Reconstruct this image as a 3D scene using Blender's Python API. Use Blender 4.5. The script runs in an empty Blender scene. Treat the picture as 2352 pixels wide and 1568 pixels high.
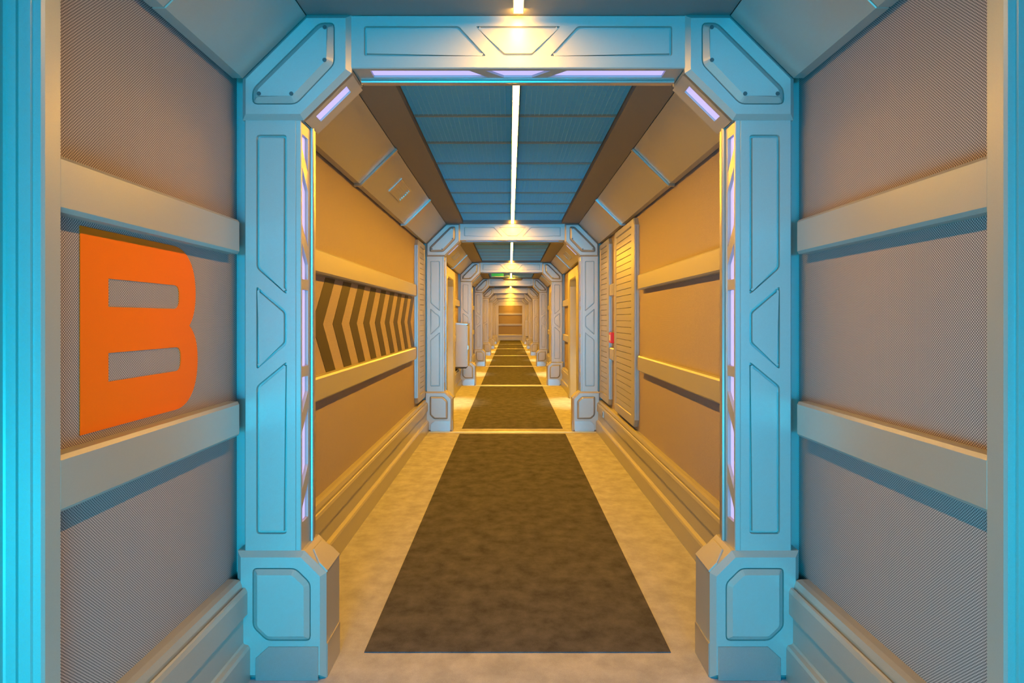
import bpy, bmesh, math, random
from mathutils import Vector
from mathutils.geometry import tessellate_polygon

random.seed(7)
S = bpy.context.scene
COL = S.collection

# ------------------------------------------------------------------ camera
cam_d = bpy.data.cameras.new('camera'); cam = bpy.data.objects.new('camera', cam_d); COL.objects.link(cam)
cam.location = (-0.032, 0.0, 1.383); cam.rotation_euler = (math.pi/2, 0, 0)
cam_d.sensor_width = 36.0; cam_d.lens = 24.0
cam_d.shift_x = 5/2352; cam_d.shift_y = -52/2352
cam_d.clip_start = 0.02; cam_d.clip_end = 200
S.camera = cam
# ------------------------------------------------------------------ exposure, world
S.view_settings.view_transform = 'Standard'; S.view_settings.look = 'None'
S.view_settings.gamma = 1; S.view_settings.use_curve_mapping = False
S.view_settings.exposure = 1.5
W = bpy.data.worlds.new('world'); S.world = W; W.use_nodes = True
W.node_tree.nodes['Background'].inputs[0].default_value = (0.02, 0.02, 0.03, 1)
W.node_tree.nodes['Background'].inputs[1].default_value = 0.2
# ------------------------------------------------------------------ cyan light from the corridor behind
def area(name, loc, rot, sx, sy, power, color, spread=180):
    l = bpy.data.lights.new(name, 'AREA'); l.shape = 'RECTANGLE'; l.size = sx; l.size_y = sy
    l.energy = power; l.color = color; l.spread = math.radians(spread)
    o = bpy.data.objects.new(name, l); COL.objects.link(o); o.location = loc; o.rotation_euler = rot
    return o
area('blue_lamp', (0.1, -12.0, 0.95), (math.radians(90), 0, 0), 2.0, 1.3, 142, (0.0, 0.52, 0.98), 100)
area('cyan_lamp', (-0.35, -0.1, 0.55), (math.radians(90), 0, 0), 1.0, 0.6, 17, (0.0, 0.72, 1.0), 170)
STRIP = ((1.0, 0.45, 0.02), 102.0)      # colour, strength of the warm ceiling line
STRIP_NEAR = ((1.0, 0.48, 0.04), 80.0)
POOL = (95.0, (1.0, 0.68, 0.25))

Z1, BAY, NARCH = 2.613, 5.77, 7
AR = [Z1 + BAY*i for i in range(NARCH)]
YEND = AR[6] + 3.0          # flat portal at the end
YBACK = YEND + 4.0          # end wall
YREAR = -12.4

# ------------------------------------------------------------------ materials
def mat(name):
    m = bpy.data.materials.new(name); m.use_nodes = True
    return m, m.node_tree, m.node_tree.nodes['Principled BSDF']
def simple(name, col, rough=0.5, metal=0.0, grain=0.0, bump=0.0, scale=400.0, spec=0.5):
    m, t, b = mat(name); n = t.nodes; L = t.links
    b.inputs['Base Color'].default_value = (*col, 1); b.inputs['Roughness'].default_value = rough
    b.inputs['Metallic'].default_value = metal; b.inputs['Specular IOR Level'].default_value = spec
    if grain or bump:
        g = n.new('ShaderNodeNewGeometry'); no = n.new('ShaderNodeTexNoise'); no.inputs['Scale'].default_value = scale
        no.inputs['Detail'].default_value = 2
        L.new(g.outputs['Position'], no.inputs['Vector'])
        if grain:
            r = n.new('ShaderNodeMapRange'); r.inputs['From Min'].default_value = 0.3; r.inputs['From Max'].default_value = 0.7
            r.inputs['To Min'].default_value = 1-grain; r.inputs['To Max'].default_value = 1+grain
            L.new(no.outputs['Fac'], r.inputs['Value'])
            v = n.new('ShaderNodeVectorMath'); v.operation = 'SCALE'; v.inputs[0].default_value = col
            L.new(r.outputs[0], v.inputs['Scale']); L.new(v.outputs[0], b.inputs['Base Color'])
        if bump:
            bp = n.new('ShaderNodeBump'); bp.inputs['Strength'].default_value = bump; bp.inputs['Distance'].default_value = 0.0005
            L.new(no.outputs['Fac'], bp.inputs['Height']); L.new(bp.outputs[0], b.inputs['Normal'])
    return m
def emis(name, col, s):
    m, t, b = mat(name)
    b.inputs['Base Color'].default_value = (0.8, 0.8, 0.8, 1)
    b.inputs['Emission Color'].default_value = (*col, 1); b.inputs['Emission Strength'].default_value = s
    return m
SILVER = simple('silver_paint', (0.41, 0.40, 0.385), 0.38, 0.3, grain=0.06, scale=900)
STEEL = simple('brushed_steel', (0.46, 0.45, 0.44), 0.3, 0.7, grain=0.05, scale=500)
GROUT = simple('dark_gap', (0.05, 0.05, 0.05), 0.8)
PLENUM = simple('plenum_black', (0.035, 0.035, 0.04), 0.9)
GRILLE = simple('grille_metal', (0.24, 0.50, 0.64), 0.45, 0.2)  # blue light on the grilles is partly put into this base colour
TBAR = simple('ceiling_bar', (0.30, 0.27, 0.25), 0.6)
CEILM = simple('ceiling_panel_paint', (0.19, 0.18, 0.185), 0.6, 0.0, grain=0.05, scale=600)
ORANGE = simple('orange_vinyl', (0.92, 0.165, 0.002), 0.65, grain=0.05, scale=700, spec=0.2)
CHEV = simple('chevron_vinyl', (0.042, 0.033, 0.025), 0.6, grain=0.12, scale=700)
GREEN = simple('sign_green', (0.02, 0.42, 0.10), 0.5)
WHITE = simple('sign_white', (0.85, 0.85, 0.85), 0.5)
RED = simple('alarm_red', (0.60, 0.01, 0.01), 0.4)
SCREW = simple('screw_metal', (0.10, 0.105, 0.11), 0.35, 0.4)
BRASS = simple('threshold_metal', (0.85, 0.78, 0.66), 0.35, 0.5)
DOORM = simple('door_paint', (0.34, 0.33, 0.33), 0.5, 0.1, grain=0.04, scale=600)
STRIPM = emis('warm_strip_light', *STRIP)
STRIPF = emis('warm_strip_light_far', STRIP[0], STRIP[1]*1.3)
STRIPN = emis('warm_strip_light_near', *STRIP_NEAR)
LAV = emis('lavender_light', (0.47, 0.41, 1.0), 0.44)
LAV.node_tree.nodes['Principled BSDF'].inputs['Base Color'].default_value = (0.12, 0.11, 0.25, 1)
LENS = emis('warm_lamp_lens', (1.0, 0.6, 0.2), 8.0)
SIGNL = emis('sign_glow', (0.02, 0.42, 0.08), 0.20)
SIGNL.node_tree.nodes['Principled BSDF'].inputs['Base Color'].default_value = (0.01, 0.2, 0.04, 1)

def carpet(name, c0, c1, streak):
    m, t, b = mat(name); n = t.nodes; L = t.links
    g = n.new('ShaderNodeNewGeometry')
    mp = n.new('ShaderNodeMapping'); mp.inputs['Scale'].default_value = (1.0, streak, 1.0)
    L.new(g.outputs['Position'], mp.inputs[0])
    a = n.new('ShaderNodeTexNoise'); a.inputs['Scale'].default_value = 9; a.inputs['Detail'].default_value = 7; a.inputs['Roughness'].default_value = 0.62
    L.new(mp.outputs[0], a.inputs['Vector'])
    f = n.new('ShaderNodeTexNoise'); f.inputs['Scale'].default_value = 260; f.inputs['Detail'].default_value = 2
    L.new(g.outputs['Position'], f.inputs['Vector'])
    mx = n.new('ShaderNodeMath'); mx.operation = 'MULTIPLY_ADD'; mx.inputs[1].default_value = 0.45
    L.new(f.outputs['Fac'], mx.inputs[0]); L.new(a.outputs['Fac'], mx.inputs[2])
    r = n.new('ShaderNodeMapRange'); r.inputs['From Min'].default_value = 0.52; r.inputs['From Max'].default_value = 0.95
    L.new(mx.outputs[0], r.inputs['Value'])
    mc = n.new('ShaderNodeMix'); mc.data_type = 'RGBA'
    mc.inputs[6].default_value = (*c0, 1); mc.inputs[7].default_value = (*c1, 1)
    L.new(r.outputs[0], mc.inputs[0]); L.new(mc.outputs[2], b.inputs['Base Color'])
    b.inputs['Roughness'].default_value = 0.95; b.inputs['Specular IOR Level'].default_value = 0.1
    bp = n.new('ShaderNodeBump'); bp.inputs['Strength'].default_value = 0.5; bp.inputs['Distance'].default_value = 0.002
    L.new(mx.outputs[0], bp.inputs['Height']); L.new(bp.outputs[0], b.inputs['Normal'])
    return m
CARP_L = carpet('pale_carpet', (0.27, 0.28, 0.36), (0.42, 0.43, 0.54), 0.8)
CARP_D = carpet('charcoal_carpet', (0.040, 0.041, 0.054), (0.10, 0.10, 0.125), 0.8)

def fabric(name, lo, hi, axis):
    # woven dot lattice, built from the surface's own place on the wall
    m, t, b = mat(name); n = t.nodes; L = t.links
    g = n.new('ShaderNodeNewGeometry'); sp = n.new('ShaderNodeSeparateXYZ'); L.new(g.outputs['Position'], sp.inputs[0])
    def wave(sock, period):
        a = n.new('ShaderNodeMath'); a.operation = 'MULTIPLY'; a.inputs[1].default_value = 2*math.pi/period; L.new(sock, a.inputs[0])
        c = n.new('ShaderNodeMath'); c.operation = 'COSINE'; L.new(a.outputs[0], c.inputs[0]); return c.outputs[0]
    p = n.new('ShaderNodeMath'); p.operation = 'MULTIPLY'
    L.new(wave(sp.outputs[axis], 0.0092), p.inputs[0]); L.new(wave(sp.outputs['Z'], 0.0080), p.inputs[1])
    r = n.new('ShaderNodeMapRange'); r.interpolation_type = 'SMOOTHSTEP'
    r.inputs['From Min'].default_value = -0.05; r.inputs['From Max'].default_value = 0.45
    L.new(p.outputs[0], r.inputs['Value'])
    mc = n.new('ShaderNodeMix'); mc.data_type = 'RGBA'
    mc.inputs[6].default_value = (*lo, 1); mc.inputs[7].default_value = (*hi, 1)
    L.new(r.outputs[0], mc.inputs[0]); L.new(mc.outputs[2], b.inputs['Base Color'])
    bp = n.new('ShaderNodeBump'); bp.inputs['Strength'].default_value = 0.35; bp.inputs['Distance'].default_value = 0.001
    L.new(r.outputs[0], bp.inputs['Height']); L.new(bp.outputs[0], b.inputs['Normal'])
    b.inputs['Roughness'].default_value = 0.75; b.inputs['Specular IOR Level'].default_value = 0.25
    return m
FAB = fabric('woven_wall_fabric', (0.17, 0.145, 0.165), (0.62, 0.53, 0.56), 'Y')
FABX = fabric('woven_end_wall_fabric', (0.17, 0.145, 0.165), (0.62, 0.53, 0.56), 'X')

# ------------------------------------------------------------------ mesh helpers
def area2(p): return 0.5*sum(p[i][0]*p[(i+1)%len(p)][1]-p[(i+1)%len(p)][0]*p[i][1] for i in range(len(p)))
def ccw(p):
    p = [tuple(q) for q in p]
    return p if area2(p) > 0 else p[::-1]
def inset(p, d):
    p = ccw(p); n = len(p); out = []
    for i in range(n):
        a, b, c = Vector(p[i-1]), Vector(p[i]), Vector(p[(i+1)%n])
        e0 = (b-a).normalized(); e1 = (c-b).normalized()
        n0 = Vector((-e0.y, e0.x)); n1 = Vector((-e1.y, e1.x))
        m = n0+n1; k = m.dot(n0)
        out.append(tuple(b + m*(d/max(k, 0.15))))
    return out
def fillet(p, r, seg=3):
    p = ccw(p); n = len(p); out = []
    for i in range(n):
        a, b, c = Vector(p[i-1]), Vector(p[i]), Vector(p[(i+1)%n])
        u = (a-b); v = (c-b); lu, lv = u.length, v.length; u.normalize(); v.normalize()
        rr = min(r, lu*0.45, lv*0.45)
        s, e = b+u*rr, b+v*rr
        for k in range(seg+1):
            t = k/seg
            out.append(tuple(s*(1-t)**2 + b*2*t*(1-t) + e*t*t))
    return out
def loopv(bm, p, T, w): return [bm.verts.new(T(q[0], q[1], w)) for q in p]
def bridge(bm, A, B):
    n = len(A)
    for i in range(n):
        j = (i+1) % n
        bm.faces.new((A[i], A[j], B[j], B[i]))
def fill(bm, loops):
    # loops: list of (vert list, 2d points)
    vs = [v for l in loops for v in l[0]]
    tris = tessellate_polygon([[Vector((q[0], q[1], 0)) for q in l[1]] for l in loops])
    for t in tris:
        try: bm.faces.new([vs[i] for i in t])
        except ValueError: pass
def prism(bm, poly, T, w0, w1, bevel=0.0, feats=(), bevel_back=0.0):
    poly = ccw(poly)
    sgn = 1 if w1 > w0 else -1
    if bevel_back:
        pb = inset(poly, bevel_back); back = loopv(bm, pb, T, w0)
        b2 = loopv(bm, poly, T, w0+sgn*bevel_back); bridge(bm, back, b2); fill(bm, [(back, pb)]); back = b2
    else:
        back = loopv(bm, poly, T, w0); fill(bm, [(back, poly)])
    if bevel:
        side = loopv(bm, poly, T, w1-sgn*bevel); bridge(bm, back, side)
        tp = inset(poly, bevel); top = loopv(bm, tp, T, w1); bridge(bm, side, top)
    else:
        tp = poly; top = loopv(bm, tp, T, w1); bridge(bm, back, top)
    loops = [(top, tp)]
    for f in feats:
        k = f[0]
        if k == 'groove':
            _, p, wd, dp = f
            l0 = ccw(p); a = loopv(bm, l0, T, w1); l1 = inset(l0, wd*.22); b = loopv(bm, l1, T, w1-sgn*dp)
            l15 = inset(l0, wd*.78); b2 = loopv(bm, l15, T, w1-sgn*dp)
            l2 = inset(l0, wd); c = loopv(bm, l2, T, w1); bridge(bm, a, b); bridge(bm, b, b2); bridge(bm, b2, c); fill(bm, [(c, l2)])
            loops.append((a, l0))
        elif k == 'raised':
            _, p, bv, h = f
            l0 = ccw(p); a = loopv(bm, l0, T, w1); g1 = inset(l0, 0.0025); b = loopv(bm, g1, T, w1-sgn*0.010)
            g2 = inset(l0, 0.005); c = loopv(bm, g2, T, w1); l3 = inset(l0, 0.005+bv); d = loopv(bm, l3, T, w1+sgn*h)
            bridge(bm, a, b); bridge(bm, b, c); bridge(bm, c, d); fill(bm, [(d, l3)]); loops.append((a, l0))
        elif k == 'recess':
            _, p, bv, dp = f
            l0 = ccw(p); a = loopv(bm, l0, T, w1); l1 = inset(l0, bv) if bv else l0; b = loopv(bm, l1, T, w1-sgn*dp)
            bridge(bm, a, b); fill(bm, [(b, l1)]); loops.append((a, l0))
    fill(bm, loops)
def box(bm, x0, x1, y0, y1, z0, z1, bevel=0.0):
    if x0 > x1: x0, x1 = x1, x0
    T = lambda u, v, w: Vector((u, v, w))
    prism(bm, [(x0, y0), (x1, y0), (x1, y1), (x0, y1)], T, z0, z1, bevel, (), bevel)
def tube(bm, p0, p1, r, n=10):
    p0, p1 = Vector(p0), Vector(p1); d = (p1-p0).normalized()
    a = d.orthogonal().normalized(); b = d.cross(a)
    A = [bm.verts.new(p0+(a*math.cos(2*math.pi*i/n)+b*math.sin(2*math.pi*i/n))*r) for i in range(n)]
    B = [bm.verts.new(p1+(a*math.cos(2*math.pi*i/n)+b*math.sin(2*math.pi*i/n))*r) for i in range(n)]
    bridge(bm, A, B); bm.faces.new(A[::-1]); bm.faces.new(B)
def BM(): return bmesh.new()
def obj(name, bm, m, parent=None, recalc=True, smooth=False):
    if recalc: bmesh.ops.recalc_face_normals(bm, faces=bm.faces[:])
    me = bpy.data.meshes.new(name); bm.to_mesh(me); bm.free(); me.materials.append(m)
    if smooth:
        for p in me.polygons: p.use_smooth = True
    o = bpy.data.objects.new(name, me); COL.objects.link(o)
    if parent is not None: o.parent = parent
    return o
def tag(o, label=None, cat=None, group=None, kind=None):
    if label: o['label'] = label
    if cat: o['category'] = cat
    if group: o['group'] = group
    if kind: o['kind'] = kind
    return o
def struct(name, bm, m, label=None, cat=None):
    o = obj(name, bm, m); tag(o, label, cat, None, 'structure'); return o
def empty(name, loc=(0, 0, 0)):
    o = bpy.data.objects.new(name, None); o.location = loc; o.empty_display_size = 0.1; COL.objects.link(o); return o
def copy_tree(o, parent=None):
    c = o.copy(); COL.objects.link(c)
    if parent is not None: c.parent = parent
    for ch in list(o.children): copy_tree(ch, c)
    return c
ORD = ['first', 'second', 'third', 'fourth', 'fifth', 'sixth', 'seventh', 'eighth', 'ninth', 'tenth', 'eleventh']
SIDE = {-1: 'left', 1: 'right'}
_tn = [0]
def trim():
    _tn[0] += 1; return 'trim_%d' % _tn[0]

# ================================================================== SETTING
FX = 1.112      # fabric plane
RX = 1.062      # rail face
bm = BM(); box(bm, -1.5, 1.5, YREAR, YBACK+0.1, -0.1, 0.0)
struct('floor', bm, CARP_L, 'pale grey carpet running the length of the corridor', 'floor')

PY0, PY1 = 1.95, 3.75      # door portal inside a bay, measured from the bay's arch
def wall_pieces(s):
    """fabric wall with gaps where the doors stand"""
    segs = [(1.565, AR[1]+PY0)]
    for i in range(1, 6): segs.append((AR[i]+PY1, AR[i+1]+PY0 if i < 5 else YEND+0.1))
    return segs
for s in (-1, 1):
    bm = BM()
    for a, b in wall_pieces(s): box(bm, s*FX, s*(FX+0.1), a, b, 0, 2.62)
    for i in range(1, 6): box(bm, s*FX, s*(FX+0.1), AR[i]+PY0, AR[i]+PY1, 2.25, 2.62)
    struct('wall_'+SIDE[s], bm, FAB, '%s corridor wall clad in woven grey fabric' % SIDE[s], 'wall')
bm = BM(); box(bm, -1.3, 1.3, YBACK, YBACK+0.1, 0, 2.7)
struct('wall_back', bm, FABX, 'fabric wall closing the far end of the corridor', 'wall')
bm = BM(); box(bm, -1.3, 1.3, YREAR-0.1, YREAR, 0, 2.7)
struct('wall_front', bm, DOORM, 'grey wall behind the viewer', 'wall')

# ceiling: plain slab over the first stretch and the end, side margins and a plenum over the grilles
ZC = 2.553; GX = 0.605
bm = BM(); box(bm, -0.816, 0.816, YREAR, AR[0]+0.02, ZC, 2.72)
for s in (-1, 1): box(bm, s*GX, s*0.816, AR[0]+0.02, YEND, ZC, 2.72); box(bm, s*0.816, s*1.25, YREAR, YEND, 2.62, 2.72)
box(bm, -GX, GX, AR[0]+0.02, YEND, 2.71, 2.73)
for i in range(1, NARCH): box(bm, -GX, GX, AR[i]-0.01, AR[i]+0.2, ZC, 2.70)
box(bm, -1.25, 1.25, YEND, YBACK, ZC, 2.72)
struct('ceiling', bm, CEILM, 'dark smooth ceiling slab with margins beside the grilles', 'ceiling')

# baseboards: profile in (x, z), run along y
def base_profile(s):
    return [(s*q[0], q[1]) for q in [(1.12, 0), (1.026, 0), (1.026, 0.124), (1.032, 0.134), (1.046, 0.138), (1.052, 0.144),
            (1.052, 0.240), (1.036, 0.254), (1.036, 0.338), (1.042, 0.352), (1.049, 0.355), (1.051, 0.347), (1.055, 0.347),
            (1.057, 0.362), (1.065, 0.382), (1.084, 0.386), (1.12, 0.386)]]
TY = lambda u, v, w: Vector((u, w, v))
def gap_segments(i):
    """stretches of a bay not taken by the arch or door, bay i starts at arch i"""
    a = AR[i]+0.217; b = AR[i+1] if i < NARCH-1 else YEND
    return [(a, b)] if i in (0, 6) else [(a, AR[i]+PY0), (AR[i]+PY1, b)]
for s in (-1, 1):
    bm = BM(); prism(bm, base_profile(s), TY, 1.565, AR[0]+0.002)
    for i in range(NARCH):
        for a, b in gap_segments(i): prism(bm, base_profile(s), TY, a-0.002, b+0.002)
    struct('baseboard_'+SIDE[s], bm, SILVER, 'stepped silver baseboard along the %s wall' % SIDE[s], 'baseboard')
bm = BM()
prism(bm, [(YBACK-(q[0]-1.02), q[1]) if False else (YBACK+q[0]-1.12, q[1]) for q in base_profile(1)], lambda u, v, w: Vector((w, u, v)), -1.1, 1.1)
struct('baseboard_back', bm, SILVER, 'stepped silver baseboard on the far end wall', 'baseboard')

# wall rails (two per stretch and side)
def rail(s, y0, y1, z0, z1):
    T = lambda u, v, w: Vector((s*w, u, v))
    bm = BM(); prism(bm, [(y0, z0), (y1, z0), (y1, z1), (y0, z1)], T, FX+0.002, RX, 0.010)
    return bm
RAILZ = ((0.936, 1.068, 'lower'), (1.630, 1.760, 'upper'))
def add_rail(s, y0, y1, where):
    for z0, z1, nm in RAILZ:
        struct(trim(), rail(s, y0, y1, z0, z1), SILVER, '%s silver rail on the %s wall %s' % (nm, SIDE[s], where), 'wall rail')
SH_R = [(6.04, 7.21), (7.60, AR[1]-0.006)]; SH_L = [(7.72, AR[1]-0.006)]
for s in (-1, 1):
    add_rail(s, 1.556, AR[0]-0.004, 'before the first arch')
    sh = SH_R if s > 0 else SH_L
    y = AR[0]+0.217
    for k, (a, b) in enumerate(sh):
        add_rail(s, y, a-(0.20 if k == 0 else 0.10), 'between the first arch and the louvred panel' if k == 0 else 'between the two louvred panels'); y = b+0.006
    for i in range(1, NARCH):
        for k, (a, b) in enumerate(gap_segments(i)):
            where = 'just beyond the %s arch' % ORD[i] if k == 0 else 'beyond the door of the %s bay' % ORD[i]
            add_rail(s, a+0.003, b-0.005, where)
for z0, z1, nm in RAILZ:
    bm = BM(); prism(bm, [(-1.1, z0), (1.1, z0), (1.1, z1), (-1.1, z1)], lambda u, v, w: Vector((u, w, v)), YBACK, YBACK-0.05, 0.01)
    struct(trim(), bm, SILVER, '%s silver rail on the far end wall' % nm, 'wall rail')

# near side posts with stepped profile and the plain panels beside the viewer
POST = [(1.150, 1.565), (RX, 1.565), (RX, 1.513), (1.066, 1.505), (1.083, 1.505), (1.085, 1.499), (1.090, 1.499), (1.092, 1.507),
        (1.116, 1.507), (1.118, 1.513), (1.121, 1.513), (1.123, 1.507), (1.145, 1.507), (1.150, 1.503)]
for s in (-1, 1):
    bm = BM(); prism(bm, [(s*a, b) for a, b in POST], lambda u, v, w: Vector((u, v, w)), 0, 2.56)
    struct(trim(), bm, SILVER, 'tall stepped silver post at the %s edge of the view' % SIDE[s], 'post')
    bm = BM(); box(bm, s*1.149, s*1.25, YREAR, 1.545, 0, 2.62)
    struct('wall_near_'+SIDE[s], bm, SILVER, 'plain silver wall beside the viewer on the %s' % SIDE[s], 'wall')

# final flat portal
bm = BM()
for s in (-1, 1):
    box(bm, s*0.70, s*1.2, YEND, YEND+0.16, 0, 2.6, 0.01)
box(bm, -0.70, 0.70, YEND+0.001, YEND+0.159, 2.16, 2.6)
struct(trim(), bm, SILVER, 'flat silver portal narrowing the far end of the corridor', 'portal')
for s in (-1, 1):
    bm = BM(); box(bm, s*1.1, s*1.2, YEND+0.16, YBACK, 0, 2.6)
    struct('wall_end_'+SIDE[s], bm, FAB, '%s wall of the lobby beyond the far portal' % SIDE[s], 'wall')

# ================================================================== ARCH
TF = lambda s: (lambda u, v, w: Vector((s*u, -w, v)))     # front plane: u=|x|, v=z, w=towards viewer
def build_arch():
    root = empty('bulkhead_arch', (0, AR[0], 0))
    gz = 0.0125
    pats = [[(1.010, 2.093), (0.892, 2.093), (0.892, 1.475), (1.010, 1.578)],
            [(1.010, 1.511), (1.010, 1.186), (0.892, 1.286), (0.892, 1.411)],
            [(0.892, 1.220), (1.010, 1.123), (1.010, 0.553), (0.892, 0.553)]]
    c = 1.347
    w1 = [(0, 2.10), (1, 2.10), (1, 1.964), (0, 2.044)]; w2 = [(0, 1.973), (1, 1.891), (1, 1.667), (0, 1.749)]
    w3 = [(0, 1.677), (1, 1.600), (1, 1.537), (0, 1.537)]; w4 = [(0, 1.497), (1, 1.497), (1, 1.197), (0, 1.197)]
    wins = [w1, w2, w3, w4] + [[(a, 2*c-z) for a, z in w] for w in (w3, w2, w1)]
    for s in (-1, 1):
        bm = BM()
        prism(bm, [(0.855, 0.40), (1.055, 0.40), (1.055, 2.16), (0.855, 2.16)], TF(s), -0.205, -0.020, 0.004,
              [('groove', fillet(p, 0.014), gz, 0.013) for p in pats])
        column = obj('column', bm, SILVER, root)
        bm = BM(); box(bm, s*1.045, s*1.112, 0.088, 0.20, 0.02, 2.40)
        obj('back_plate', bm, SILVER, column)
        # inner side with lit windows
        TJ = lambda u, v, w, s=s: Vector((s*w, u, v))
        ya, yb = 0.034, 0.110
        wp = [[(ya+(yb-ya)*a, z) for a, z in w] for w in wins]
        bm = BM()
        prism(bm, [(0.0205, 0.42), (0.205, 0.42), (0.205, 2.16), (0.0205, 2.16)], TJ, 0.856, 0.837, 0.003,
              [('recess', fillet(w, 0.006), 0, 0.014) for w in wp])
        jamb = obj('jamb_panel', bm, SILVER, root)
        for w in wp:
            bm = BM(); prism(bm, inset(fillet(w, 0.006), 0.0008), TJ, 0.853, 0.8495)
            tag(obj('light_window', bm, LAV, jamb), 'lavender lit window')
        bm = BM(); tube(bm, (s*0.831, 0.145, 0.42), (s*0.831, 0.145, 2.16), 0.008, 10)
        box(bm, s*0.828, s*0.84, 0.150, 0.185, 0.42, 2.16, 0.002)
        obj('edge_rod', bm, STEEL, jamb)
        # capital
        cap = [(1.062, 2.148), (0.827, 2.148), (0.642, 2.330), (0.642, 2.553), (0.817, 2.553), (1.062, 2.308)]
        rp = [(1.018, 2.263), (0.762, 2.517), (0.702, 2.517), (0.702, 2.357), (0.849, 2.203), (1.018, 2.203)]
        bm = BM(); prism(bm, cap, TF(s), -0.04, 0.0, 0.019, [('raised', fillet(rp, 0.02), 0.022, 0.020)])
        k = 0.013
        cap2 = [(1.062, 2.149), (0.827+k*.4, 2.149), (0.827+k, 2.149+k*.4), (0.643+k, 2.330+k*.4), (0.643, 2.332+k), (0.643, 2.553), (0.817, 2.553), (1.062, 2.308)]
        prism(bm, cap2, TF(s), -0.217, -0.0395)
        capital = obj('corner_block', bm, SILVER, root)
        for (x, z) in ((0.735, 2.490), (0.736, 2.366), (0.862, 2.238), (0.985, 2.238)):
            bm = BM(); tube(bm, (s*x, -0.0215, z), (s*x, -0.019, z), 0.008, 12); tube(bm, (s*x, -0.0235, z), (s*x, -0.0215, z), 0.004, 6)
            obj('screw', bm, SCREW, capital)
        # diagonal lit plate
        A = Vector((0.827, 2.148)); B = Vector((0.642, 2.330)); d = (B-A); ln = d.length; d.normalize(); nn = Vector((-d.y, d.x))
        if nn.y > 0: nn = -nn            # down and inwards
        def TD(u, v, w, s=s): q = A + d*u + nn*w; return Vector((s*q.x, v, q.y))
        bm = BM(); win = [(0.045, 0.075), (0.215, 0.075), (0.215, 0.145), (0.045, 0.145)]
        prism(bm, [(0.0, 0.021), (ln, 0.021), (ln, 0.2165), (0.0, 0.2165)], TD, -0.011, 0.0, 0.0, [('recess', win, 0, 0.0095)])
        ds = obj('corner_soffit', bm, SILVER, capital)
        bm = BM(); prism(bm, inset(win, 0.0008), TD, -0.0093, -0.0075); tag(obj('light_window', bm, LAV, ds), 'lavender lit window')
        # foot
        ft = [(1.082, 0.0), (0.739, 0.0), (0.739, 0.405), (0.824, 0.490), (1.082, 0.490)]
        fp = [(1.017, 0.430), (0.852, 0.430), (0.794, 0.373), (0.794, 0.151), (0.963, 0.151), (1.017, 0.203)]
        ft2 = [(q[0], q[1]) for q in ft]
        bm = BM(); prism(bm, ft, TF(s), -0.217, 0.0, 0.020, [('raised', fillet(fp, 0.018), 0.018, 0.014)])
        foot = obj('foot_block', bm, SILVER, root)
        bm = BM(); prism(bm, [(1.005, 0.0), (0.765, 0.0), (0.765, 0.130), (0.955, 0.130), (1.005, 0.085)], TF(s), 0.0, 0.004, 0.0015)
        prism(bm, [(0.024, 0.0), (0.217, 0.0), (0.217, 0.130), (0.024, 0.130)], TJ, 0.739, 0.7355, 0.0012)
        obj('kick_plate', bm, STEEL, foot)
        A2 = Vector((0.739, 0.405)); d2 = Vector((1, 1)).normalized(); n2 = Vector((-1, 1)).normalized()
        def TC(u, v, w, s=s): q = A2 + d2*u + n2*w; return Vector((s*q.x, v, q.y))
        bm = BM(); prism(bm, [(0.0, 0.024), (0.045, 0.026), (0.098, 0.075), (0.098, 0.185), (0.045, 0.2165), (0.0, 0.2165)], TC, 0.0, 0.006, 0.002)
        obj('cover_plate', bm, SILVER, foot)
    # beam
    zt = [(-0.594, 2.511), (-0.229, 2.511), (-0.122, 2.395), (-0.594, 2.395)]
    zm = [(-0.165, 2.511), (0.165, 2.511), (0.058, 2.395), (-0.058, 2.395)]
    zr = [(-x, z) for x, z in zt]
    bm = BM(); prism(bm, [(-0.66, 2.348), (0.66, 2.348), (0.66, 2.553), (-0.66, 2.553)], TF(1), -0.04, -0.018, 0.004,
                     [('groove', fillet(p, 0.010), 0.011, 0.012) for p in (zt, zm, zr)])
    prism(bm, [(-0.66, 2.362), (0.66, 2.362), (0.66, 2.553), (-0.66, 2.553)], TF(1), -0.205, -0.0395)
    beam = obj('beam', bm, SILVER, root)
    TB = lambda u, v, w: Vector((u, v, w))
    ub = [[(-0.575, 0.038), (-0.190, 0.038), (-0.118, 0.112), (-0.575, 0.112)],
          [(-0.128, 0.038), (0.128, 0.038), (0.056, 0.112), (-0.056, 0.112)]]
    ub.append([(-x, y) for x, y in ub[0]])
    bm = BM(); prism(bm, [(-0.64, 0.040), (0.64, 0.040), (0.64, 0.205), (-0.64, 0.205)], TB, 2.363, 2.348, 0.0,
                     [('recess', [(x, y+0.006) for x, y in w], 0, 0.012) for w in ub])
    bs = obj('beam_soffit', bm, SILVER, root)
    for w in ub:
        bm = BM(); prism(bm, inset([(x, y+0.006) for x, y in w], 0.0008), TB, 2.3595, 2.357)
        tag(obj('light_window', bm, LAV, bs), 'lavender lit window')
    bm = BM(); tube(bm, (-0.632, 0.150, 2.343), (0.632, 0.150, 2.343), 0.008, 10); box(bm, -0.632, 0.632, 0.155, 0.19, 2.339, 2.350, 0.002)
    obj('edge_rod', bm, STEEL, bs)
    return root
arch = build_arch()
AL = ['nearest blue-lit silver arch with lavender windows, closest to the viewer',
      'second silver arch, just past the red call point and louvred panels',
      'third silver arch, beside the wall cabinet on the left',
      'fourth silver arch, right behind the green exit sign',
      'fifth silver arch down the corridor, lit amber',
      'sixth silver arch down the corridor, small and amber',
      'seventh and farthest silver arch, next to the end portal']
for i in range(NARCH):
    o = arch if i == 0 else copy_tree(arch)
    o.location = (0, AR[i], 0); tag(o, AL[i], 'arch', 'silver arches across the corridor')

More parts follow.
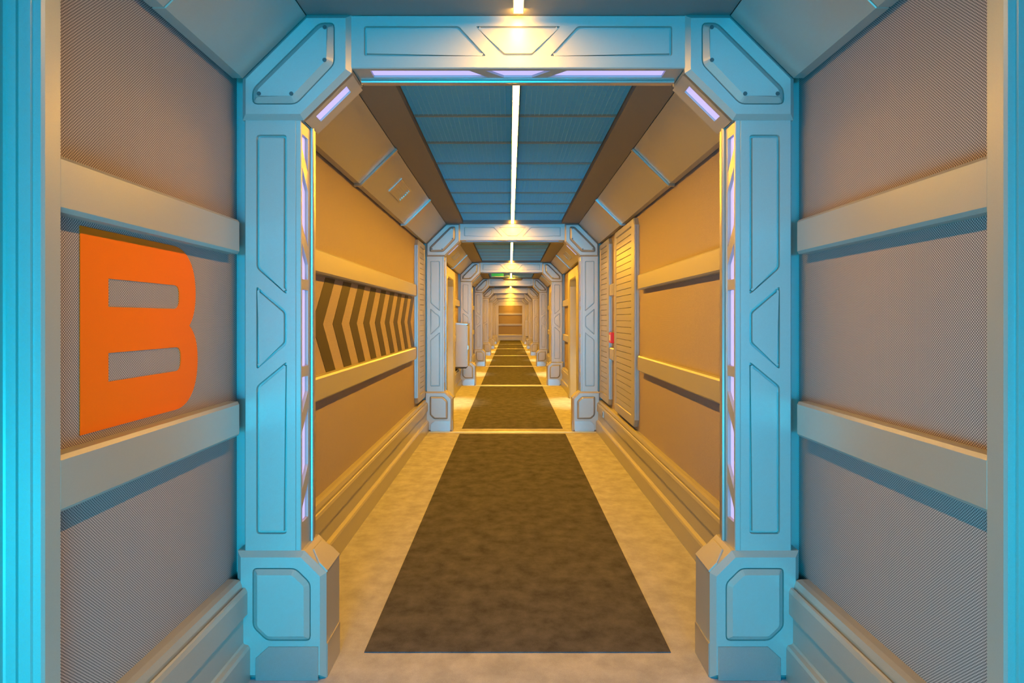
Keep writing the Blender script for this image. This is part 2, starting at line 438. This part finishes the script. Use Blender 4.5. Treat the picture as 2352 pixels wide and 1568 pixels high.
# ================================================================== SLOPED SOFFIT PANELS
def soff_poly(s, e=0.0):
    q = [(0.817-e*.4, 2.550), (0.817-e*.9, 2.547-e*.4), (1.059-e*.3, 2.308-e*.9), (1.098, 2.308-e), (1.098, 2.550)]
    return [(s*a, b) for a, b in q]
def soffit(s, y0, y1, label, rib0=False):
    root = empty('soffit_panel', (0, y0, 0))
    bm = BM(); prism(bm, soff_poly(s), TY, 0.037 if rib0 else 0.002, y1-y0-0.002, 0.003, (), 0.003)
    obj('panel', bm, SILVER, root)
    if rib0:
        bm = BM(); prism(bm, soff_poly(s, 0.017), TY, 0.0, 0.036, 0.006, ())
        obj('seam_rib', bm, STEEL, root)
    tag(root, label, 'ceiling panel', 'sloped soffit panels along both sides')
    return root
MID = {}
for s in (-1, 1):
    soffit(s, YREAR, 2.03, 'sloped silver panel above the viewer on the %s' % SIDE[s])
    soffit(s, 2.03, AR[0]+0.017, 'sloped panel meeting the near arch on the %s' % SIDE[s])
    for i in range(NARCH):
        a = AR[i]+0.217; b = AR[i+1]+0.017 if i < 6 else YEND-0.002
        if i < 6: cuts = [a, AR[i]+2.06, AR[i]+4.05, b]
        else: cuts = [a, b]
        for k in range(len(cuts)-1):
            pos = ['nearest', 'middle', 'farthest'][k] if len(cuts) > 2 else 'only'
            r_ = soffit(s, cuts[k], cuts[k+1], '%s of the sloped panels on the %s just past the %s arch' % (pos, SIDE[s], ORD[i]), k > 0)
            if k == 1: MID[(i, s)] = r_

# vents in the middle panels
def slope_T(s):
    A = Vector((1.059, 2.311)); d = Vector((-0.242, 0.240)).normalized(); n = Vector((-d.y, d.x))
    if n.y > 0: n = -n
    return lambda u, v, w: Vector((s*(A + d*u + n*w).x, v, (A + d*u + n*w).y))
def vent(s, y0, i):
    par = MID[(i, s)]; o = Vector(par.location); T0 = slope_T(s)
    T = lambda u, v, w: T0(u, v, w) - o
    bm = BM(); sl = [('recess', [(0.122+k*0.020, y0+0.05), (0.133+k*0.020, y0+0.05), (0.133+k*0.020, y0+0.46), (0.122+k*0.020, y0+0.46)], 0, 0.006) for k in range(6)]
    prism(bm, [(0.105, y0), (0.250, y0), (0.250, y0+0.50), (0.105, y0+0.50)], T, -0.002, 0.012, 0.004, sl)
    tag(obj('air_vent', bm, STEEL, par), 'louvred metal vent')
vent(-1, 5.35, 0)
for i in range(1, 4):
    for s in (-1, 1): vent(s, AR[i]+2.78, i)

# ================================================================== CEILING GRILLES
NT = 9
def grille_tile(L):
    root = empty('ceiling_grille')
    bm = BM(); w = 2*GX-0.01
    nx, ny = 42, 22
    for k in range(nx+1):
        x = -w/2 + w*k/nx; box(bm, x-0.0008, x+0.0008, 0.010, L-0.002, 2.590, 2.606)
    for k in range(1, ny):
        y = 0.010 + (L-0.012)*k/ny; box(bm, -w/2, w/2, y-0.0008, y+0.0008, 2.589, 2.607)
    obj('grid', bm, GRILLE, root)
    bm = BM(); box(bm, -w/2, w/2, 0.0, 0.014, 2.584, 2.604)
    obj('tee_bar', bm, TBAR, root)
    return root
proto = None
for i in range(0, 4):
    a = AR[i]+0.21; L = (BAY-0.23)/NT
    for k in range(NT):
        if proto is None: proto = grille_tile(L); o = proto
        else: o = copy_tree(proto)
        o.location = (0, a+k*L, 0)
        tag(o, 'blue-lit ceiling grille, the %s one past the %s arch' % (ORD[k], ORD[i]), 'ceiling grille', 'mesh ceiling grilles between the arches')

# ================================================================== WARM STRIP LIGHTS
def strip(y0, y1, z, label, m=None):
    root = empty('strip_light', (0, y0, z))
    bm = BM(); box(bm, -0.016, 0.016, 0.004, y1-y0-0.001, 0.0, 0.018); obj('diffuser', bm, m or STRIPM, root)
    bm = BM(); prism(bm, [(-0.020, -0.001), (-0.0165, -0.001), (-0.0165, 0.0185), (0.0165, 0.0185), (0.0165, -0.001), (0.020, -0.001), (0.020, 0.0205), (-0.020, 0.0205)], TY, 0, y1-y0)
    obj('housing', bm, STEEL, root)
    tag(root, label, 'light', 'warm linear ceiling lights'); return root
strip(1.55, 2.57, 2.532, 'warm line of light on the ceiling before the near arch', STRIPN)
for i in range(NARCH):
    a = AR[i]+0.24; b = (AR[i+1] if i < 6 else YEND)-0.035
    strip(a, b, 2.548, 'warm line of light on the ceiling past the %s arch' % ORD[i], STRIPM if i == 0 else STRIPF)

strip(YEND+0.25, YBACK-0.3, 2.532, 'unseen warm line of light added to brighten the far end wall')  # extra strip hidden behind the portal head, added to light the end wall
# ================================================================== CARPET RUNNERS AND THRESHOLDS
for i in range(NARCH):
    a = AR[i]+0.215; b = (AR[i+1]-0.19) if i < 6 else YEND-0.1
    bm = BM(); box(bm, -0.635, 0.635, a, b, 0.0, 0.004)
    tag(obj('carpet_runner', bm, CARP_D), 'charcoal carpet runner on the floor past the %s arch' % ORD[i], 'carpet', 'dark carpet runners')
bm = BM(); box(bm, -0.635, 0.635, YEND+0.1, YBACK-0.3, 0.0, 0.004)
tag(obj('carpet_runner', bm, CARP_D), 'charcoal carpet runner in the lobby beyond the far portal', 'carpet', 'dark carpet runners')
for i in range(1, NARCH):
    bm = BM(); box(bm, -1.02, 1.02, AR[i]-0.07, AR[i]-0.035, 0.0, 0.006, 0.002)
    tag(obj('threshold_strip', bm, BRASS), 'thin bright threshold strip across the floor at the %s arch' % ORD[i], 'threshold strip', 'floor threshold strips')

# ================================================================== LOUVRED WALL PANELS
def shutter(s, y0, y1, label):
    root = empty('louvred_panel', (s*FX, y0, 0.42))
    o = Vector((s*FX, y0, 0.42)); T = lambda u, v, w: Vector((s*w, u, v)) - o
    z0, z1, c = 0.42, 2.284, 0.065; F = 1.068
    far = c if y1 < AR[1]-0.1 else 0.001
    poly = [(y0+c*.8, z0), (y1-far, z0), (y1, z0+c), (y1, z1-c), (y1-far, z1), (y0+c*.8, z1), (y0, z1-c), (y0, z0+c)]
    if far < 0.01: poly = [(y0+c*.8, z0), (y1, z0), (y1, z1), (y0+c*.8, z1), (y0, z1-c), (y0, z0+c)]
    m1 = 0.10 if far > 0.01 else 0.06
    rec = [(y0+0.15, 0.505), (y1-m1, 0.505), (y1-m1, 2.225), (y0+0.15, 2.225)]
    bm = BM(); prism(bm, poly, T, FX+0.001, F, 0.008, [('recess', rec, 0.008, 0.016)])
    obj('frame', bm, SILVER, root)
    n = 28; h = (2.217-0.513)/n; bm = BM()
    for k in range(n):
        a = 0.513+h*k
        prof = [(F+0.0155, a), (F+0.006, a+0.003), (F+0.0085, a+h-0.004), (F+0.0155, a+h-0.001)]
        prism(bm, prof, lambda u, v, w: Vector((s*u, w, v)) - o, y0+0.159, y1-m1-0.009)
    obj('slat_panel', bm, SILVER, root)
    bm = BM()
    for a, b in ((1.070, 1.084), (1.090, 1.110)): box(bm, s*a-o.x, s*b-o.x, -0.010, 0.002, z0+c-0.42, z1-c-0.42, 0.002)
    tag(obj('edge_strip', bm, STEEL, root), 'pale metal edge strips')
    tag(root, label, 'wall panel', 'louvred panels on the walls')
shutter(1, *SH_R[0], 'tall louvred panel on the right wall, nearer of the pair')
shutter(1, *SH_R[1], 'tall louvred panel on the right wall touching the second arch')
shutter(-1, *SH_L[0], 'tall louvred panel on the left wall touching the second arch')

# ================================================================== WALL GRAPHICS
def TWL(u, v, w): return Vector((-FX+w, u, v))
Bo = [(1.712, 1.617), (2.185, 1.617)]
def bez(p0, p1, p2, p3, n=14):
    r = []
    for k in range(1, n+1):
        t = k/n; r.append(tuple(p0[i]*(1-t)**3+3*p1[i]*t*(1-t)**2+3*p2[i]*t*t*(1-t)+p3[i]*t**3 for i in (0, 1)))
    return r
Bo += bez((2.185, 1.617), (2.290, 1.617), (2.342, 1.555), (2.342, 1.468))
Bo += bez((2.342, 1.468), (2.342, 1.415), (2.322, 1.380), (2.296, 1.360), 8)
Bo += bez((2.296, 1.360), (2.335, 1.338), (2.357, 1.300), (2.357, 1.245), 8)
Bo += bez((2.357, 1.245), (2.357, 1.150), (2.300, 1.090), (2.200, 1.090))
Bo += [(1.712, 1.090)]
def rr(x0, x1, z0, z1, r):
    p = [(x0, z0), (x1-r, z0)]
    p += bez((x1-r, z0), (x1-r*.4, z0), (x1, z0+r*.4), (x1, z0+r), 5) + [(x1, z1-r)] + bez((x1, z1-r), (x1, z1-r*.4), (x1-r*.4, z1), (x1-r, z1), 5) + [(x0, z1)]
    return p
bm = BM(); po = ccw(Bo); hs = [ccw(rr(1.833, 2.225, 1.415, 1.491, 0.028)), ccw(rr(1.833, 2.235, 1.214, 1.291, 0.028))]
rings = []
for p in [po]+hs:
    A = loopv(bm, p, TWL, 0.0); B = loopv(bm, p, TWL, 0.0022); bridge(bm, A, B); rings.append((A, B, p))
fill(bm, [(r[1], r[2]) for r in rings]); fill(bm, [(r[0], r[2]) for r in rings])
tag(obj('letter_decal', bm, ORANGE), 'large orange letter B on the left wall before the near arch', 'letter')

ztop, zbot, za = 1.625, 1.070, 1.352
WAP = 0.217
k = 0
zt_, zb_ = ztop, zbot
for j in range(-1, 9):
    y = 3.725 + 0.434*j
    up, dn = (zt_-za), (za-zb_)
    P = [(y, za), (y+dn, zb_), (y+dn+WAP, zb_), (y+WAP, za), (y+up+WAP, zt_), (y+up, zt_)]
    lim = SH_L[0][0]-0.012
    if y+dn+WAP > lim:      # cut at the louvred panel
        def clip(P, lim):
            out = []
            for i in range(len(P)):
                a, b = P[i], P[(i+1) % len(P)]
                if a[0] <= lim: out.append(a)
                if (a[0]-lim)*(b[0]-lim) < 0:
                    t = (lim-a[0])/(b[0]-a[0]); out.append((lim, a[1]+(b[1]-a[1])*t))
            return out
        P = clip(P, lim)
    if len(P) < 3: continue
    bm = BM(); prism(bm, P, TWL, 0.0, 0.0018)
    tag(obj('chevron_decal', bm, CHEV), 'dark chevron stripe on the left wall, %s from the near arch' % ORD[k], 'chevron', 'dark chevron stripes on the left wall')
    k += 1
# ================================================================== DOOR PORTALS
def portal(i, s):
    y0, y1 = AR[i]+PY0, AR[i]+PY1; X = 1.0; nm = SIDE[s]
    root = empty('doorway', (s*FX, y0, 0)); o = Vector((s*FX, y0, 0))
    T = lambda u, v, w: Vector((s*w, u, v)) - o
    bm = BM(); sw = 0.30; c = 0.10; zt = 2.21; zi = 2.04
    poly = [(y0, 0.0), (y0+sw, 0.0), (y0+sw, zi-c), (y0+sw+c, zi), (y1-sw-c, zi), (y1-sw, zi-c), (y1-sw, 0.0), (y1, 0.0), (y1, zt-c), (y1-c, zt), (y0+c, zt), (y0, zt-c)]
    prism(bm, poly, T, 1.38, X, 0.018)
    obj('casing', bm, SILVER, root)
    bm = BM(); box(bm, s*1.38-o.x, s*1.5-o.x, y0-o.y, y1-o.y, 0, 2.3); 
    obj('recess_back', bm, DOORM, root)
    bm = BM()
    T2 = T
    prism(bm, [(y0+sw+0.03, 0.01), (y1-sw-0.03, 0.01), (y1-sw-0.03, 1.99), (y0+sw+0.03, 1.99)], T2, 1.379, 1.345, 0.004,
          [('groove', fillet([(y0+sw+0.13, 0.15), (y1-sw-0.13, 0.15), (y1-sw-0.13, 1.85), (y0+sw+0.13, 1.85)], 0.03), 0.014, 0.006)])
    door = obj('door', bm, DOORM, root)
    bm = BM(); hx = s*1.30-o.x; hy = sw+0.12; tube(bm, (s*1.345-o.x, hy, 1.02), (hx, hy, 1.02), 0.009); tube(bm, (hx, hy-0.01, 1.02), (hx, hy+0.12, 1.02), 0.009)
    obj('handle', bm, STEEL, door)
    # recess lining and the lamp in the head
    bm = BM(); box(bm, s*1.12-o.x, s*1.345-o.x, y1-sw-o.y-0.005, y1-sw-o.y, 0.75, 1.05, 0.001)
    tag(obj('jamb_plate', bm, STEEL, root), 'pale metal plate on the jamb')
    tag(root, '%s doorway with a thick silver casing in the bay past the %s arch' % (nm, ORD[i]), 'doorway', 'recessed doorways along the corridor')
    # downlight
    dl = empty('downlight', (s*1.08, (y0+y1)/2, 2.029))
    bm = BM()
    n = 20; prev = None
    for r_, z_ in ((0.030, 0.0), (0.045, -0.004), (0.052, 0.0), (0.052, 0.0105)):
        ring = [bm.verts.new((math.cos(2*math.pi*q/n)*r_, math.sin(2*math.pi*q/n)*r_, z_)) for q in range(n)]
        if prev: bridge(bm, prev, ring)
        prev = ring
    obj('bezel', bm, STEEL, dl)
    bm = BM(); tube(bm, (0, 0, 0.002), (0, 0, 0.010), 0.030, 20); obj('lens', bm, LENS, dl)
    tag(dl, 'small downlight in the head of the %s doorway past the %s arch' % (nm, ORD[i]), 'light', 'downlights over the doorways')
    l = bpy.data.lights.new('spot_glow', 'SPOT'); l.energy = POOL[0]; l.color = POOL[1]; l.spot_size = math.radians(62); l.spot_blend = 0.7; l.shadow_soft_size = 0.03
    lo = bpy.data.objects.new('spot_glow', l); COL.objects.link(lo); lo.parent = dl; lo.location = (0, 0, -0.012)
    lo.rotation_euler = (0, -s*math.radians(9), 0)
for i in range(1, 6):
    for s in (-1, 1): portal(i, s)

# ================================================================== SMALL FITTINGS
def cabinet(s, y, depth, label):
    root = empty('wall_cabinet', (s*FX, y, 0.43)); o = Vector((s*FX, y, 0.43))
    x1 = FX-depth
    bm = BM()
    T = lambda u, v, w: Vector((s*u, w, v)) - o
    prism(bm, [(FX, 0.46), (x1+0.02, 0.46), (x1+0.02, 1.27), (FX, 1.27)], T, y, y+0.62, 0.004)
    obj('body', bm, SILVER, root)
    bm = BM(); prism(bm, [(x1+0.018, 0.47), (x1, 0.47), (x1, 1.25), (x1+0.018, 1.25)], T, y+0.01, y+0.61, 0.003); d = obj('door', bm, SILVER, root)
    bm = BM(); box(bm, -s*depth-s*0.012, -s*depth+s*0.0, 0.05, 0.08, 0.36, 0.44, 0.002); obj('latch', bm, STEEL, d)
    bm = BM(); box(bm, 0, -s*(depth-0.03), 0.01, 0.61, 0.0, 0.03); obj('base_plinth', bm, GROUT, root)
    bm = BM(); prism(bm, [(FX, 1.27), (x1, 1.27), (x1, 1.285), (FX, 1.31)], T, y-0.006, y+0.626); obj('lid', bm, STEEL, root)
    tag(root, label, 'cabinet', 'silver cabinets hung on the walls')
cabinet(-1, AR[2]-1.05, 0.27, 'boxy silver cabinet hung on the left wall before the third arch')
cabinet(1, AR[6]-1.2, 0.33, 'small far cabinet hung on the right wall before the last arch')

root = empty('fire_call_point', (FX, 7.36, 1.10))
bm = BM(); box(bm, -0.055, 0.0, -0.002, 0.125, 0.02, 0.135, 0.004); obj('housing', bm, RED, root)
bm = BM(); box(bm, -0.059, -0.054, 0.030, 0.095, 0.045, 0.110, 0.001); tag(obj('button_plate', bm, WHITE, root), 'white press plate')
tag(root, 'red fire call point on the right wall between louvred panels', 'call point')

root = empty('wall_socket', (1.032, 7.75, 0.26))
bm = BM(); box(bm, -0.008, 0.002, 0, 0.08, 0.0, 0.075, 0.002); obj('plate', bm, STEEL, root)
bm = BM(); box(bm, -0.0095, -0.0075, 0.025, 0.055, 0.018, 0.055); obj('outlet', bm, GROUT, root)
tag(root, 'small socket plate on the right baseboard near the second arch', 'socket')

root = empty('exit_sign', (-0.335, 17.0, 2.44))
bm = BM(); box(bm, -0.15, 0.15, -0.012, 0.012, 0.0, 0.14, 0.003); tag(obj('panel', bm, SIGNL, root), 'green lit panel')
bm = BM(); box(bm, -0.155, 0.155, -0.018, 0.018, -0.012, -0.001, 0.002); tag(obj('light_bar', bm, WHITE, root), 'white lower edge')
bm = BM()
for x in (-0.1, 0.1): tube(bm, (x, 0, 0.14), (x, 0, 0.2), 0.004, 6)
obj('hanger', bm, STEEL, root)
tag(root, 'green exit sign hanging below the ceiling past the third arch', 'sign')

root = empty('ceiling_ring', (0.05, AR[3]-0.75, 2.50))
def ringmesh(bm, R, r, n=40, m=8):
    prev = None; first = None
    for i in range(n):
        a = 2*math.pi*i/n
        ring = [bm.verts.new(((R+r*math.cos(2*math.pi*j/m))*math.cos(a), (R+r*math.cos(2*math.pi*j/m))*math.sin(a), r*0.8*math.sin(2*math.pi*j/m))) for j in range(m)]
        if prev: bridge(bm, prev, ring)
        else: first = ring
        prev = ring
    bridge(bm, prev, first)
bm = BM(); ringmesh(bm, 0.24, 0.035); obj('ring', bm, SILVER, root, smooth=True)
bm = BM(); tube(bm, (0, 0, 0.0), (0, 0, 0.02), 0.22, 32); obj('cover_disc', bm, TBAR, root)
bm = BM()
for a in (0.8, 2.9, 5.0): tube(bm, (0.2*math.cos(a), 0.2*math.sin(a), 0.02), (0.2*math.cos(a), 0.2*math.sin(a), 0.10), 0.005, 6)
obj('mount', bm, STEEL, root)
tag(root, 'round ring fixture on the ceiling just before the fourth arch', 'ceiling fixture')
